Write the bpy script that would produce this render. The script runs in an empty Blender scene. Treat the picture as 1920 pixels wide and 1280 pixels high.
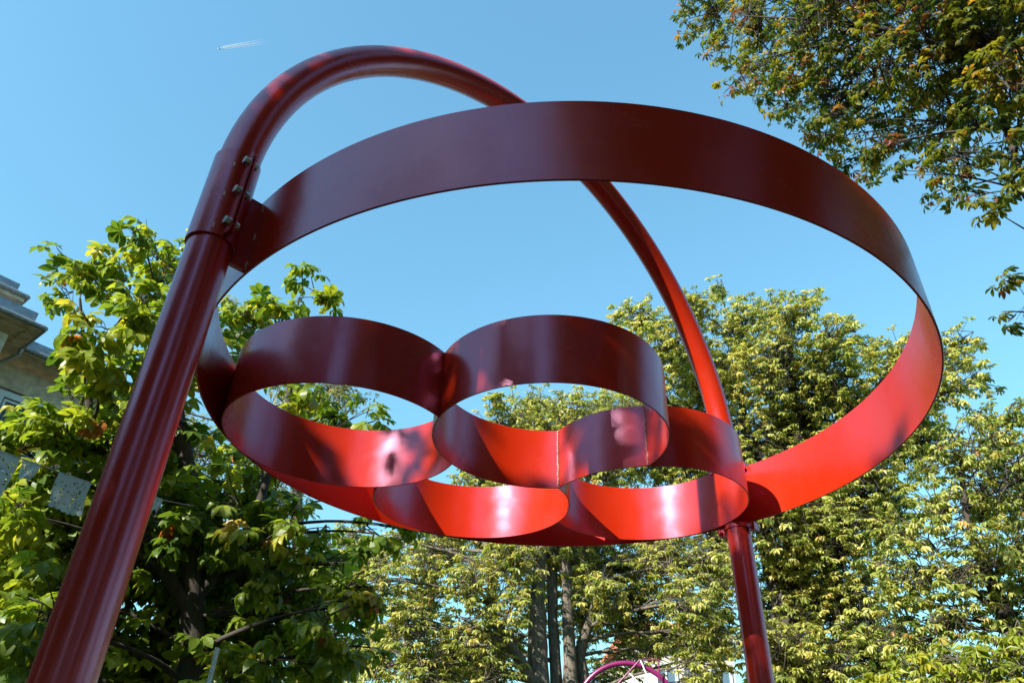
import bpy, math, random
import numpy as np
from mathutils import Vector, Matrix

SC = bpy.context.scene
COL = SC.collection

# ------------------------------------------------------------------ camera
CAM_Z = 1.6
F_PX = 1365.6            # focal length in pixels of a 1920 px wide picture
PITCH = 0.59059
ROLL = 0.031616
cam_d = bpy.data.cameras.new("camera")
cam_d.sensor_width = 36.0
cam_d.lens = F_PX / 1920.0 * 36.0
cam_d.clip_start = 0.05
cam_d.clip_end = 60000.0
cam = bpy.data.objects.new("camera", cam_d)
COL.objects.link(cam)
_f = Vector((0, math.cos(PITCH), math.sin(PITCH)))
_r0 = Vector((1, 0, 0)); _u0 = Vector((0, -math.sin(PITCH), math.cos(PITCH)))
_r = _r0 * math.cos(ROLL) + _u0 * math.sin(ROLL)
_u = -_r0 * math.sin(ROLL) + _u0 * math.cos(ROLL)
cam.matrix_world = Matrix(((_r.x, _u.x, -_f.x, 0), (_r.y, _u.y, -_f.y, 0), (_r.z, _u.z, -_f.z, CAM_Z), (0, 0, 0, 1)))
SC.camera = cam

# ------------------------------------------------------------------ sky, sun, exposure
SUN_AZ = math.radians(227.8)      # direction towards the sun, counter-clockwise from +X
SUN_EL = math.radians(32.5)
world = bpy.data.worlds.new("World")
SC.world = world
world.use_nodes = True
nt = world.node_tree
sky = nt.nodes.new("ShaderNodeTexSky")
sky.sky_type = 'NISHITA'
sky.sun_disc = False
sky.sun_elevation = SUN_EL
sky.sun_rotation = math.pi / 2 - SUN_AZ
sky.altitude = 100
sky.air_density = 1.65
sky.dust_density = 0.7
sky.ozone_density = 1.0
bg = nt.nodes["Background"]
bg.inputs["Strength"].default_value = 0.12
gm = nt.nodes.new("ShaderNodeGamma"); gm.inputs[1].default_value = 0.75
tn = nt.nodes.new("ShaderNodeMix"); tn.data_type = 'RGBA'; tn.blend_type = 'MULTIPLY'; tn.inputs[0].default_value = 1.0
tn.inputs[7].default_value = (0.63, 1.15, 1.36, 1)      # deep late-summer blue
nt.links.new(sky.outputs[0], gm.inputs[0]); nt.links.new(gm.outputs[0], tn.inputs[6])
nt.links.new(tn.outputs[2], bg.inputs["Color"])

sun_d = bpy.data.lights.new("sun", 'SUN')
sun_d.energy = 4.8
sun_d.angle = math.radians(0.53)
sun_d.color = (1.0, 0.93, 0.82)
sun = bpy.data.objects.new("sun", sun_d)
COL.objects.link(sun)
SUN = Vector((math.cos(SUN_AZ) * math.cos(SUN_EL), math.sin(SUN_AZ) * math.cos(SUN_EL), math.sin(SUN_EL)))
sun.rotation_euler = SUN.to_track_quat('Z', 'Y').to_euler()

SC.view_settings.view_transform = 'Standard'
SC.view_settings.look = 'None'
SC.view_settings.exposure = 1.25
SC.view_settings.gamma = 1.0
SC.view_settings.use_curve_mapping = False
SC.render.engine = 'CYCLES'
SC.cycles.max_bounces = 8
SC.cycles.diffuse_bounces = 3
SC.cycles.glossy_bounces = 4
SC.cycles.transmission_bounces = 4
SC.cycles.transparent_max_bounces = 6
SC.cycles.use_denoising = True

# ------------------------------------------------------------------ helpers
def ray(px, py):
    """direction through a point of the 1920 x 1280 picture"""
    return _r * ((px - 960) / F_PX) - _u * ((py - 640) / F_PX) + _f

def at(px, py, dist):
    """world point seen there at a horizontal distance from the camera"""
    d = ray(px, py)
    t = dist / math.hypot(d.x, d.y)
    return Vector((d.x * t, d.y * t, CAM_Z + d.z * t))

def tag(o, label=None, cat=None, group=None, kind=None):
    if label: o["label"] = label
    if cat: o["category"] = cat
    if group: o["group"] = group
    if kind: o["kind"] = kind
    return o

def empty(name, loc=(0, 0, 0)):
    o = bpy.data.objects.new(name, None)
    o.location = loc
    o.empty_display_size = 0.2
    COL.objects.link(o)
    return o

def link(name, me, parent=None):
    o = bpy.data.objects.new(name, me)
    COL.objects.link(o)
    if parent is not None:
        o.parent = parent
        o.matrix_parent_inverse = Matrix.Translation(-Vector(parent_world(parent)))
    return o

def parent_world(p):
    v = Vector(p.location)
    if p.parent is not None:
        # parts are built in world coordinates and carry no offset of their own
        return v * 0
    return v

class MB:
    """collects world-space geometry of one mesh"""
    def __init__(self):
        self.v = []; self.f = []; self.sm = []
    def add(self, verts, faces, smooth=False):
        n = len(self.v)
        self.v += [tuple(p) for p in verts]
        self.f += [tuple(i + n for i in fc) for fc in faces]
        self.sm += [smooth] * len(faces)
    def box(self, c, ax, ay, az):
        """box with half-axis vectors"""
        c = Vector(c); ax = Vector(ax); ay = Vector(ay); az = Vector(az)
        vs = [c + ax * i + ay * j + az * k for k in (-1, 1) for j in (-1, 1) for i in (-1, 1)]
        fs = [(0, 2, 3, 1), (4, 5, 7, 6), (0, 1, 5, 4), (2, 6, 7, 3), (0, 4, 6, 2), (1, 3, 7, 5)]
        if ax.cross(ay).dot(az) < 0: fs = [f[::-1] for f in fs]
        self.add(vs, fs)
    def abox(self, x0, x1, y0, y1, z0, z1):
        self.box(((x0 + x1) / 2, (y0 + y1) / 2, (z0 + z1) / 2), ((x1 - x0) / 2, 0, 0), (0, (y1 - y0) / 2, 0), (0, 0, (z1 - z0) / 2))
    def tube(self, pts, rad, n=10, cap=True, smooth=True):
        pts = [Vector(p) for p in pts]
        if not hasattr(rad, '__len__'): rad = [rad] * len(pts)
        vs = []; fs = []
        t0 = (pts[1] - pts[0]).normalized()
        ref = Vector((0, 0, 1)) if abs(t0.z) < 0.9 else Vector((1, 0, 0))
        a = t0.cross(ref).normalized()
        for i, p in enumerate(pts):
            if i == 0: t = t0
            elif i == len(pts) - 1: t = (pts[-1] - pts[-2]).normalized()
            else: t = (pts[i + 1] - pts[i - 1]).normalized()
            a = (a - t * a.dot(t)).normalized()
            b = t.cross(a)
            for k in range(n):
                an = 2 * math.pi * k / n
                vs.append(p + (a * math.cos(an) + b * math.sin(an)) * rad[i])
        for i in range(len(pts) - 1):
            for k in range(n):
                k2 = (k + 1) % n
                fs.append((i * n + k, i * n + k2, (i + 1) * n + k2, (i + 1) * n + k))
        self.add(vs, fs, smooth)
        if cap:
            self.add([v for v in vs[:n]], [tuple(range(n))[::-1]])
            self.add([v for v in vs[-n:]], [tuple(range(n))])
    def build(self, name, mat, parent=None):
        me = bpy.data.meshes.new(name)
        me.from_pydata(self.v, [], self.f)
        me.polygons.foreach_set("use_smooth", self.sm)
        me.materials.append(mat)
        me.update()
        return link(name, me, parent)

# ------------------------------------------------------------------ materials
def new_mat(name):
    m = bpy.data.materials.new(name)
    m.use_nodes = True
    return m, m.node_tree.nodes, m.node_tree.links, m.node_tree.nodes["Principled BSDF"]

def ramp(nodes, stops):
    r = nodes.new("ShaderNodeValToRGB")
    els = r.color_ramp.elements
    while len(els) > 1: els.remove(els[0])
    els[0].position = stops[0][0]; els[0].color = (*stops[0][1], 1)
    for p, c in stops[1:]:
        e = els.new(p); e.color = (*c, 1)
    return r

def mat_paint():
    m, n, l, p = new_mat("red_gloss_paint")
    tc = n.new("ShaderNodeTexCoord")
    no = n.new("ShaderNodeTexNoise"); no.inputs["Scale"].default_value = 1.7; no.inputs["Detail"].default_value = 6
    l.new(tc.outputs["Object"], no.inputs["Vector"])
    rp = ramp(n, [(0.3, (0.415, 0.0185, 0.0011)), (0.7, (0.455, 0.0210, 0.0014))])
    l.new(no.outputs["Fac"], rp.inputs[0])
    l.new(rp.outputs[0], p.inputs["Base Color"])
    # dull smears where the gloss is worn
    n2 = n.new("ShaderNodeTexNoise"); n2.inputs["Scale"].default_value = 3.1; n2.inputs["Detail"].default_value = 8; n2.inputs["Roughness"].default_value = 0.65
    l.new(tc.outputs["Object"], n2.inputs["Vector"])
    r2 = n.new("ShaderNodeMapRange"); r2.inputs[1].default_value = 0.45; r2.inputs[2].default_value = 0.75; r2.inputs[3].default_value = 0.23; r2.inputs[4].default_value = 0.33
    l.new(n2.outputs["Fac"], r2.inputs[0])
    l.new(r2.outputs[0], p.inputs["Roughness"])
    p.inputs["IOR"].default_value = 2.0; p.inputs["Specular Tint"].default_value = (1.0, 0.48, 0.80, 1)
    n3 = n.new("ShaderNodeTexNoise"); n3.inputs["Scale"].default_value = 260; n3.inputs["Detail"].default_value = 2
    l.new(tc.outputs["Object"], n3.inputs["Vector"])
    b = n.new("ShaderNodeBump"); b.inputs["Strength"].default_value = 0.05; b.inputs["Distance"].default_value = 0.002
    l.new(n3.outputs["Fac"], b.inputs["Height"])
    # faint ripples of rolled sheet
    n4 = n.new("ShaderNodeTexNoise"); n4.inputs["Scale"].default_value = 5.0; n4.inputs["Detail"].default_value = 1
    l.new(tc.outputs["Object"], n4.inputs["Vector"])
    b2 = n.new("ShaderNodeBump"); b2.inputs["Strength"].default_value = 0.12; b2.inputs["Distance"].default_value = 0.02
    l.new(n4.outputs["Fac"], b2.inputs["Height"]); l.new(b.outputs[0], b2.inputs["Normal"])
    l.new(b2.outputs[0], p.inputs["Normal"])
    # run-off streaks and dust specks in the paint colour
    mp = n.new("ShaderNodeMapping"); mp.inputs["Scale"].default_value = (14, 14, 0.9)
    l.new(tc.outputs["Object"], mp.inputs[0])
    n5 = n.new("ShaderNodeTexNoise"); n5.inputs["Scale"].default_value = 1.0; n5.inputs["Detail"].default_value = 7; n5.inputs["Roughness"].default_value = 0.7
    l.new(mp.outputs[0], n5.inputs["Vector"])
    n6 = n.new("ShaderNodeTexNoise"); n6.inputs["Scale"].default_value = 70; n6.inputs["Detail"].default_value = 3
    l.new(tc.outputs["Object"], n6.inputs["Vector"])
    r6 = n.new("ShaderNodeMapRange"); r6.inputs[1].default_value = 0.70; r6.inputs[2].default_value = 0.78; r6.inputs[3].default_value = 0; r6.inputs[4].default_value = 0.5
    l.new(n6.outputs["Fac"], r6.inputs[0])
    r5 = n.new("ShaderNodeMapRange"); r5.inputs[1].default_value = 0.52; r5.inputs[2].default_value = 0.75; r5.inputs[3].default_value = 0; r5.inputs[4].default_value = 0.10
    l.new(n5.outputs["Fac"], r5.inputs[0])
    mxa = n.new("ShaderNodeMath"); mxa.operation = 'MAXIMUM'
    l.new(r5.outputs[0], mxa.inputs[0]); l.new(r6.outputs[0], mxa.inputs[1])
    dm = n.new("ShaderNodeMix"); dm.data_type = 'RGBA'
    l.new(mxa.outputs[0], dm.inputs[0]); l.new(rp.outputs[0], dm.inputs[6]); dm.inputs[7].default_value = (0.22, 0.09, 0.07, 1)
    l.new(dm.outputs[2], p.inputs["Base Color"])
    return m

def simple(name, col, rough=0.5, metal=0.0, noise=0.0, scale=20.0, bump=0.0):
    m, n, l, p = new_mat(name)
    p.inputs["Roughness"].default_value = rough
    p.inputs["Metallic"].default_value = metal
    tc = n.new("ShaderNodeTexCoord")
    no = n.new("ShaderNodeTexNoise"); no.inputs["Scale"].default_value = scale; no.inputs["Detail"].default_value = 6
    l.new(tc.outputs["Object"], no.inputs["Vector"])
    a = tuple(max(0, c * (1 - noise)) for c in col); b = tuple(min(1, c * (1 + noise)) for c in col)
    rp = ramp(n, [(0.3, a), (0.7, b)])
    l.new(no.outputs["Fac"], rp.inputs[0]); l.new(rp.outputs[0], p.inputs["Base Color"])
    if bump:
        bm = n.new("ShaderNodeBump"); bm.inputs["Strength"].default_value = bump; bm.inputs["Distance"].default_value = 0.02
        l.new(no.outputs["Fac"], bm.inputs["Height"]); l.new(bm.outputs[0], p.inputs["Normal"])
    return m

def mat_bark(name, c0, c1, scale=9.0):
    m, n, l, p = new_mat(name)
    tc = n.new("ShaderNodeTexCoord")
    mp = n.new("ShaderNodeMapping"); mp.inputs["Scale"].default_value = (1, 1, 0.3)
    l.new(tc.outputs["Object"], mp.inputs[0])
    no = n.new("ShaderNodeTexNoise"); no.inputs["Scale"].default_value = scale; no.inputs["Detail"].default_value = 9; no.inputs["Roughness"].default_value = 0.7
    l.new(mp.outputs[0], no.inputs["Vector"])
    rp = ramp(n, [(0.32, c0), (0.68, c1)])
    l.new(no.outputs["Fac"], rp.inputs[0]); l.new(rp.outputs[0], p.inputs["Base Color"])
    p.inputs["Roughness"].default_value = 0.85
    bm = n.new("ShaderNodeBump"); bm.inputs["Strength"].default_value = 0.8; bm.inputs["Distance"].default_value = 0.03
    l.new(no.outputs["Fac"], bm.inputs["Height"]); l.new(bm.outputs[0], p.inputs["Normal"])
    return m

def mat_leaf(name, stops, trans, from_object=False, rough=0.38, tfac=0.4):
    """leaf blade: glossy upper surface plus light shining through"""
    m, n, l, p = new_mat(name)
    if from_object:
        src = n.new("ShaderNodeObjectInfo").outputs["Color"]
    else:
        a = n.new("ShaderNodeAttribute"); a.attribute_name = "tint"; src = a.outputs["Fac"]
    rp = ramp(n, stops); l.new(src, rp.inputs[0])
    tc = n.new("ShaderNodeTexCoord")
    no = n.new("ShaderNodeTexNoise"); no.inputs["Scale"].default_value = 30; no.inputs["Detail"].default_value = 3
    l.new(tc.outputs["Object"], no.inputs["Vector"])
    hs = n.new("ShaderNodeHueSaturation")
    mr = n.new("ShaderNodeMapRange"); mr.inputs[1].default_value = 0.3; mr.inputs[2].default_value = 0.7; mr.inputs[3].default_value = 0.75; mr.inputs[4].default_value = 1.25
    l.new(no.outputs["Fac"], mr.inputs[0]); l.new(mr.outputs[0], hs.inputs["Value"])
    l.new(rp.outputs[0], hs.inputs["Color"])
    l.new(hs.outputs[0], p.inputs["Base Color"])
    p.inputs["Roughness"].default_value = rough
    tr = n.new("ShaderNodeBsdfTranslucent")
    mx = n.new("ShaderNodeMix"); mx.data_type = 'RGBA'; mx.blend_type = 'MULTIPLY'; mx.inputs[0].default_value = 1.0
    l.new(hs.outputs[0], mx.inputs[6]); mx.inputs[7].default_value = (*trans, 1)
    l.new(mx.outputs[2], tr.inputs["Color"])
    ms = n.new("ShaderNodeMixShader"); ms.inputs[0].default_value = tfac
    l.new(p.outputs[0], ms.inputs[1]); l.new(tr.outputs[0], ms.inputs[2])
    l.new(ms.outputs[0], n["Material Output"].inputs["Surface"])
    return m

M = {}
M['paint'] = mat_paint()
M['steel'] = simple("zinc_bolt", (0.42, 0.42, 0.36), 0.35, 0.9, 0.25, 60)
M['weld'] = simple("pale_glint_weld", (0.70, 0.45, 0.42), 0.25, 0.0, 0.4, 200)  # sun glints on the weld beads are put into this pale colour
M['bark'] = mat_bark("chestnut_bark", (0.05, 0.04, 0.032), (0.16, 0.13, 0.10))
M['bark_pale'] = mat_bark("pale_grey_bark", (0.035, 0.030, 0.023), (0.21, 0.18, 0.14), 20)
M['bark_dark'] = mat_bark("dark_bark", (0.02, 0.017, 0.014), (0.07, 0.058, 0.046))

GREEN = [(0.0, (0.060, 0.126, 0.017)), (0.4, (0.150, 0.234, 0.026)), (0.8, (0.282, 0.348, 0.036)), (0.93, (0.384, 0.372, 0.042)), (0.965, (0.432, 0.168, 0.042)), (1.0, (0.312, 0.108, 0.042))]
MIDG = [(0.0, (0.102, 0.156, 0.026)), (0.45, (0.276, 0.318, 0.062)), (0.82, (0.456, 0.468, 0.132)), (0.95, (0.550, 0.492, 0.156)), (1.0, (0.456, 0.240, 0.072))]
AUT = [(0.0, (0.045, 0.080, 0.014)), (0.42, (0.115, 0.150, 0.020)), (0.66, (0.24, 0.22, 0.024)), (0.80, (0.30, 0.18, 0.03)), (0.88, (0.26, 0.10, 0.03)), (1.0, (0.17, 0.06, 0.03))]
YEL = [(0.0, (0.15, 0.20, 0.02)), (0.5, (0.26, 0.31, 0.03)), (1.0, (0.40, 0.37, 0.04))]
PALE = [(0.0, (0.16, 0.18, 0.07)), (0.6, (0.27, 0.27, 0.11)), (1.0, (0.40, 0.34, 0.16))]
DARK = [(0.0, (0.030, 0.050, 0.012)), (0.6, (0.060, 0.085, 0.016)), (1.0, (0.12, 0.13, 0.03))]
TR = (1.65, 1.5, 0.75)
LEAF = {}
for k, st, tf in (('green', GREEN, 0.5), ('mid', MIDG, 0.42), ('autumn', AUT, 0.55), ('yellow', YEL, 0.4), ('pale', PALE, 0.35), ('dark', DARK, 0.2)):
    LEAF[k] = (mat_leaf("leaf_" + k, st, TR, False, tfac=tf), mat_leaf("leaf_single_" + k, st, TR, True, tfac=tf))

# ------------------------------------------------------------------ ground
def build_ground():
    m, n, l, p = new_mat("park_ground")
    tc = n.new("ShaderNodeTexCoord")
    no = n.new("ShaderNodeTexNoise"); no.inputs["Scale"].default_value = 0.25; no.inputs["Detail"].default_value = 10
    l.new(tc.outputs["Object"], no.inputs["Vector"])
    rp = ramp(n, [(0.4, (0.035, 0.055, 0.015)), (0.58, (0.06, 0.065, 0.025)), (0.72, (0.14, 0.115, 0.085))])
    l.new(no.outputs["Fac"], rp.inputs[0]); l.new(rp.outputs[0], p.inputs["Base Color"])
    p.inputs["Roughness"].default_value = 0.95
    b = MB()
    R = 3000.0
    b.add([(-R, -R, 0), (R, -R, 0), (R, R, 0), (-R, R, 0)], [(0, 1, 2, 3)])
    o = b.build("ground", m)
    tag(o, kind="structure")
build_ground()

# ------------------------------------------------------------------ the red ring sculpture
S = 2.0
def W(x, y, z): return Vector((S * x, S * y, CAM_Z + S * z))
RC = (0.1495, 1.9903); RR = 1.0408; ZB = 1.0; ZT = 1.2238
PLANE = math.radians(44.2)
UD = Vector((math.cos(PLANE), math.sin(PLANE), 0)); ND = Vector((-UD.y, UD.x, 0))
LEG_L = -1.127; LEG_R = 1.037; PIPE = 0.0468
SMALL = [(-0.5205, 2.086), (0.128, 2.046), (0.513, 2.557), (-0.131, 2.597)]; RS = 0.3635

def band(c, r, a0, a1, z0, z1, th, seg, closed):
    """sheet-steel band of a ring: outer, inner, top and bottom faces with crisp edges"""
    b = MB()
    n = seg
    ang = [a0 + (a1 - a0) * i / n for i in range(n + 1)]
    def ringpts(rad, z): return [W(c[0] + rad * math.cos(a), c[1] + rad * math.sin(a), z) for a in ang]
    ri, ro = r - th / 2, r + th / 2
    bev = th * 0.12
    prof = [(ro, z0 + bev, ro, z1 - bev), (ro, z1 - bev, ro - bev, z1), (ro - bev, z1, ri + bev, z1), (ri + bev, z1, ri, z1 - bev),
            (ri, z1 - bev, ri, z0 + bev), (ri, z0 + bev, ri + bev, z0), (ri + bev, z0, ro - bev, z0), (ro - bev, z0, ro, z0 + bev)]
    for (ra, za, rb, zb) in prof:
        A = ringpts(ra, za); B = ringpts(rb, zb)
        b.add(A + B, [(i, i + 1, n + 2 + i, n + 1 + i) for i in range(n)], True)
    if not closed:
        for i, fl in ((0, False), (n, True)):
            q = [ringpts(ri, z0)[i], ringpts(ro, z0)[i], ringpts(ro, z1)[i], ringpts(ri, z1)[i]]
            b.add(q, [(3, 2, 1, 0) if fl else (0, 1, 2, 3)])
    return b

def circ_cut(i, j):
    """angles on small ring i of its two crossings with small ring j"""
    dx, dy = SMALL[j][0] - SMALL[i][0], SMALL[j][1] - SMALL[i][1]
    d = math.hypot(dx, dy); h = math.acos(d / 2 / RS); m = math.atan2(dy, dx)
    return m - h, m + h

def weld_bead(p0, p1, parent, rad=0.0042, seed=1, along=None):
    rng = random.Random(seed)
    b = MB(); p0 = Vector(p0); p1 = Vector(p1)
    L = (p1 - p0).length; n = max(3, int(L / (rad * 1.7)))
    for i in range(n):
        c = p0.lerp(p1, (i + .5) / n) + Vector((rng.uniform(-1, 1), rng.uniform(-1, 1), 0)) * rad * .35
        r = rad * rng.uniform(.75, 1.25)
        vs = []; fs = []
        for k in range(4):
            ph = math.pi * k / 3
            for q in range(6):
                a = 2 * math.pi * q / 6
                vs.append(c + Vector((math.sin(ph) * math.cos(a), math.sin(ph) * math.sin(a), math.cos(ph) * .8)) * r)
        for k in range(3):
            for q in range(6):
                q2 = (q + 1) % 6
                fs.append((k * 6 + q, (k + 1) * 6 + q, (k + 1) * 6 + q2, k * 6 + q2))
        b.add(vs, fs, True)
    return b.build("weld_bead", M['weld'], parent)

def bolt(parent, c, axis, L, r=0.019):
    """hexagon bolt: head one end, nut and thread tip the other"""
    axis = Vector(axis).normalized(); c = Vector(c)
    b = MB()
    h = c - axis * L / 2
    b.tube([h - axis * .016, h + axis * .006], r, 6, True, False)
    b.tube([h + axis * .004, h + axis * .009], r * 1.18, 16)
    b.tube([h, c + axis * (L / 2 + .018)], r * .55, 10)
    o = b.build("bolt", M['steel'], parent)
    nb = MB(); e = c + axis * L / 2
    nb.tube([e - axis * .004, e + axis * .014], r * .95, 6, True, False)
    nb.tube([e - axis * .008, e - axis * .0035], r * 1.15, 16)
    nb.build("nut", M['steel'], parent)

def build_sculpture():
    C0 = W(RC[0], RC[1], 0)
    foot = C0 + UD * (LEG_L * S); foot.z = 0
    root = empty("ring_sculpture", foot)
    tag(root, "tall glossy red steel sculpture of rings hung from a bent pipe arch", "sculpture")
    paint = M['paint']
    th = 0.0052
    big = band(RC, RR, 0, 2 * math.pi, ZB, ZT, th, 256, True).build("large_ring", paint, root)
    # pinwheel of four rings: each one ends on the wall of its neighbour
    cuts = {0: [1], 1: [2], 2: [3], 3: [0, 1]}
    for i in range(4):
        iv = []
        for j in cuts[i]:
            a, b_ = circ_cut(i, j); iv.append((a, b_))
        if len(iv) == 2:
            # D: from its crossing with B round to its crossing with A
            a0 = iv[1][1]; a1 = iv[0][0]
            while a1 < a0: a1 += 2 * math.pi
        else:
            a0 = iv[0][1]; a1 = iv[0][0] + 2 * math.pi
        zz = 0.0006 * (i - 1.5)
        band(SMALL[i], RS, a0 + .004, a1 - .004, ZB + zz, ZT + zz, th * .8, 160, False).build("small_ring", paint, root)
    # weld lines where B meets C (two) and along the other joints
    def pt(i, ang, off=0.0): return (SMALL[i][0] + (RS + off) * math.cos(ang), SMALL[i][1] + (RS + off) * math.sin(ang))
    k = 0
    for i, j in ((1, 2), (0, 1), (2, 3)):
        for sgn, ang in zip((-1, 1), circ_cut(i, j)):
            # a hair inside ring i and outside ring j
            p = pt(i, ang + sgn * 0.012, -0.003)
            k += 1
            weld_bead(W(p[0], p[1], ZB + .002), W(p[0], p[1], ZT - .002), root, 0.0070 if i == 1 else 0.003, k)
    # bent pipe: left leg, half-circle arch, down to the top of the ring
    mid = (LEG_L + LEG_R) / 2; rad = (LEG_R - LEG_L) / 2; zc = 1.25; rv = 1.066
    def PP(s, z): v = C0 + UD * (s * S); v.z = CAM_Z + S * z; return v
    pts = [PP(LEG_L, -0.8 + (zc + .8) * i / 12) for i in range(12)]
    for i in range(0, 81):
        a = math.pi - math.pi * i / 80
        pts.append(PP(mid + rad * math.cos(a), zc + rv * math.sin(a)))
    pts.append(PP(LEG_R, ZT + 0.012))
    b = MB(); b.tube(pts, PIPE * S, 48); b.build("arch_pipe", paint, root)
    # right post under the ring
    b = MB(); b.tube([PP(LEG_R, -0.8), PP(LEG_R, ZB - 0.020)], PIPE * .95 * S, 48); post = b.build("post", paint, root)
    # joint plates at the right post, below and above the ring
    tang = ND
    for zz, nm in ((ZB - .019, "joint_plate"), (ZT + .0025, "joint_plate")):
        b = MB()
        c = PP(LEG_R, zz + .008)
        b.tube([c - Vector((0, 0, .016)), c + Vector((0, 0, .016))], PIPE * 1.04 * S, 40, True)
        jp = b.build(nm, paint, root)
        for sg in (-1, 1):
            lb = MB()
            lc = c + tang * sg * (PIPE * S + .035) - Vector((0, 0, .022))
            lb.box(lc, tang * .024, UD * .035, Vector((0, 0, .028)))
            lb.build("lug", paint, jp)
            bb = MB(); bb.tube([lc - UD * .075, lc - UD * .046], .018, 6, True, False); bb.tube([lc + UD * .046, lc + UD * .07], .018, 6, True, False)
            bb.build("bolt", M['bark_dark'] if False else paint, jp)
    # clamp collar on the left leg
    col = empty("clamp_collar"); col.parent = root; col.matrix_parent_inverse = Matrix.Translation(-Vector(root.location))
    cr = PIPE * S + .011
    zlo, zhi = 1.028, 1.282
    lip = math.radians(-38.0)
    ax = PP(LEG_L, 0); ax.z = 0
    def shell(a0, a1):
        b = MB(); n = 40
        lo, hi = CAM_Z + S * zlo, CAM_Z + S * zhi
        def rp(r, z): return [Vector((ax.x + r * math.cos(a0 + (a1 - a0) * i / n), ax.y + r * math.sin(a0 + (a1 - a0) * i / n), z)) for i in range(n + 1)]
        ri = PIPE * S + .0015
        for (ra, za, rb, zb) in ((cr, lo, cr, hi), (cr, hi, ri, hi), (ri, hi, ri, lo), (ri, lo, cr, lo)):
            A = rp(ra, za); B = rp(rb, zb)
            b.add(A + B, [(i, i + 1, n + 2 + i, n + 1 + i) for i in range(n)], True)
        return b
    g = 0.07
    shell(lip + g, lip + math.pi - g).build("half_shell", paint, col)
    shell(lip + math.pi + g, lip + 2 * math.pi - g).build("half_shell", paint, col)
    up = Vector((0, 0, 1))
    for base in (lip, lip + math.pi):
        d = Vector((math.cos(base), math.sin(base), 0)); tn = Vector((-d.y, d.x, 0))
        for sg in (-1, 1):
            b = MB()
            zc2 = CAM_Z + S * (zlo + zhi) / 2; hh = S * (zhi - zlo) / 2 - .012
            c = ax + d * (cr + .018) + tn * sg * .0085; c.z = zc2
            b.box(c, d * .024, tn * .0042, up * hh)
            b.build("lip", paint, col)
        for q in (-1, 0, 1):
            c = ax + d * (cr + .021); c.z = CAM_Z + S * (zlo + zhi) / 2 + q * S * .092
            bolt(col, c, tn, .036)
    # small weld tacks on the shell beside each bolt
    for q in (-1, 0, 1):
        a = lip - .55
        c = Vector((ax.x + (cr + .001) * math.cos(a), ax.y + (cr + .001) * math.sin(a), CAM_Z + S * (zlo + zhi) / 2 + q * S * .092 - .03))
        dn = Vector((math.cos(a), math.sin(a), 0)); tn = Vector((-dn.y, dn.x, 0))
        b = MB(); b.box(c, dn * .002, tn * .004, up * .013)
        b.build("tack_weld", M['weld'], col)
    # bracket from the collar to the large ring
    b = MB()
    s0 = LEG_L + cr / S - .004; s1 = -RR - .001
    zb0, zb1 = CAM_Z + S * (ZB + .010), CAM_Z + S * (ZT - .016)
    pa = C0 + UD * (s0 * S); pb = C0 + UD * (s1 * S)
    c = (pa + pb) / 2; c.z = (zb0 + zb1) / 2
    b.box(c, (pb - pa) / 2, ND * .0125, up * (zb1 - zb0) / 2)
    br = b.build("bracket_plate", paint, root)
    for q, zz in enumerate((0.05, 0.48, 0.92)):
        p0 = pb - ND * .015 - UD * .004; p0.z = zb0 + (zb1 - zb0) * zz - .02
        p1 = p0.copy(); p1.z += .045
        weld_bead(p0, p1, br, .006, 40 + q)
    # concrete foot plates
    for s in (LEG_L, LEG_R):
        b = MB(); c = PP(s, -.8); c.z = 0.0
        b.tube([c + up * .004, c + up * .03], .24, 40)
        b.build("base_plate", paint, root)
    return root
build_sculpture()

# ------------------------------------------------------------------ leaves and trees
def leaflet_near(L, w, ang, droop, fold, rng):
    """one leaflet as midrib plus two folded halves"""
    ts = np.array([0.0, .28, .58, .82, 1.0]); ws = np.array([0.02, .55, 1.0, .72, 0.0]) * w
    ca, sa = math.cos(ang), math.sin(ang)
    V = []
    curl = rng.uniform(-.12, .12)
    for t, ww in zip(ts, ws):
        x = L * (t * math.cos(droop * t)); z = -L * t * math.sin(droop * t)
        for sd in (-1, 0, 1):
            y = sd * ww; zz = z + abs(sd) * ww * fold + sd * curl * ww
            V.append((x * ca - y * sa, x * sa + y * ca, zz))
    T = []
    for i in range(4):
        a, b = i * 3, (i + 1) * 3
        for s in (0, 1):
            p, q, r, t_ = a + s, a + s + 1, b + s, b + s + 1
            if i == 3: T += [(p, q, b + 1)]
            elif i == 0: T += [(a + 1, t_, r)]
            else: T += [(p, q, t_), (p, t_, r)]
    return V, T

def leaflet_far(L, w, ang, droop, fold, rng):
    ca, sa = math.cos(ang), math.sin(ang)
    V = []
    for (t, sd) in ((0, 0), (.62, -1), (.62, 1), (1, 0)):
        x = L * t * math.cos(droop * t); z = -L * t * math.sin(droop * t) + (fold * w if sd else 0); y = sd * w
        V.append((x * ca - y * sa, x * sa + y * ca, z))
    return V, [(0, 3, 2), (0, 1, 3)]

def palmate(n, L, near, rng, width=.21, droop=.7):
    V = []; T = []
    for i in range(n):
        f = (i - (n - 1) / 2) / ((n - 1) / 2)
        ang = f * rng.uniform(1.75, 2.05) + rng.uniform(-.08, .08)
        ll = L * (1 - .42 * abs(f) ** 1.4) * rng.uniform(.9, 1.1)
        fn = leaflet_near if near else leaflet_far
        v, t = fn(ll, ll * width * rng.uniform(.85, 1.1), ang, droop * rng.uniform(.6, 1.4), rng.uniform(.15, .5), rng)
        T += [tuple(q + len(V) for q in tri) for tri in t]; V += v
    return np.array(V), np.array(T)

def single_leaf(L, rng):
    v, t = leaflet_far(L, L * .16, 0, .5, .3, rng)
    return np.array(v), np.array(t)

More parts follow.
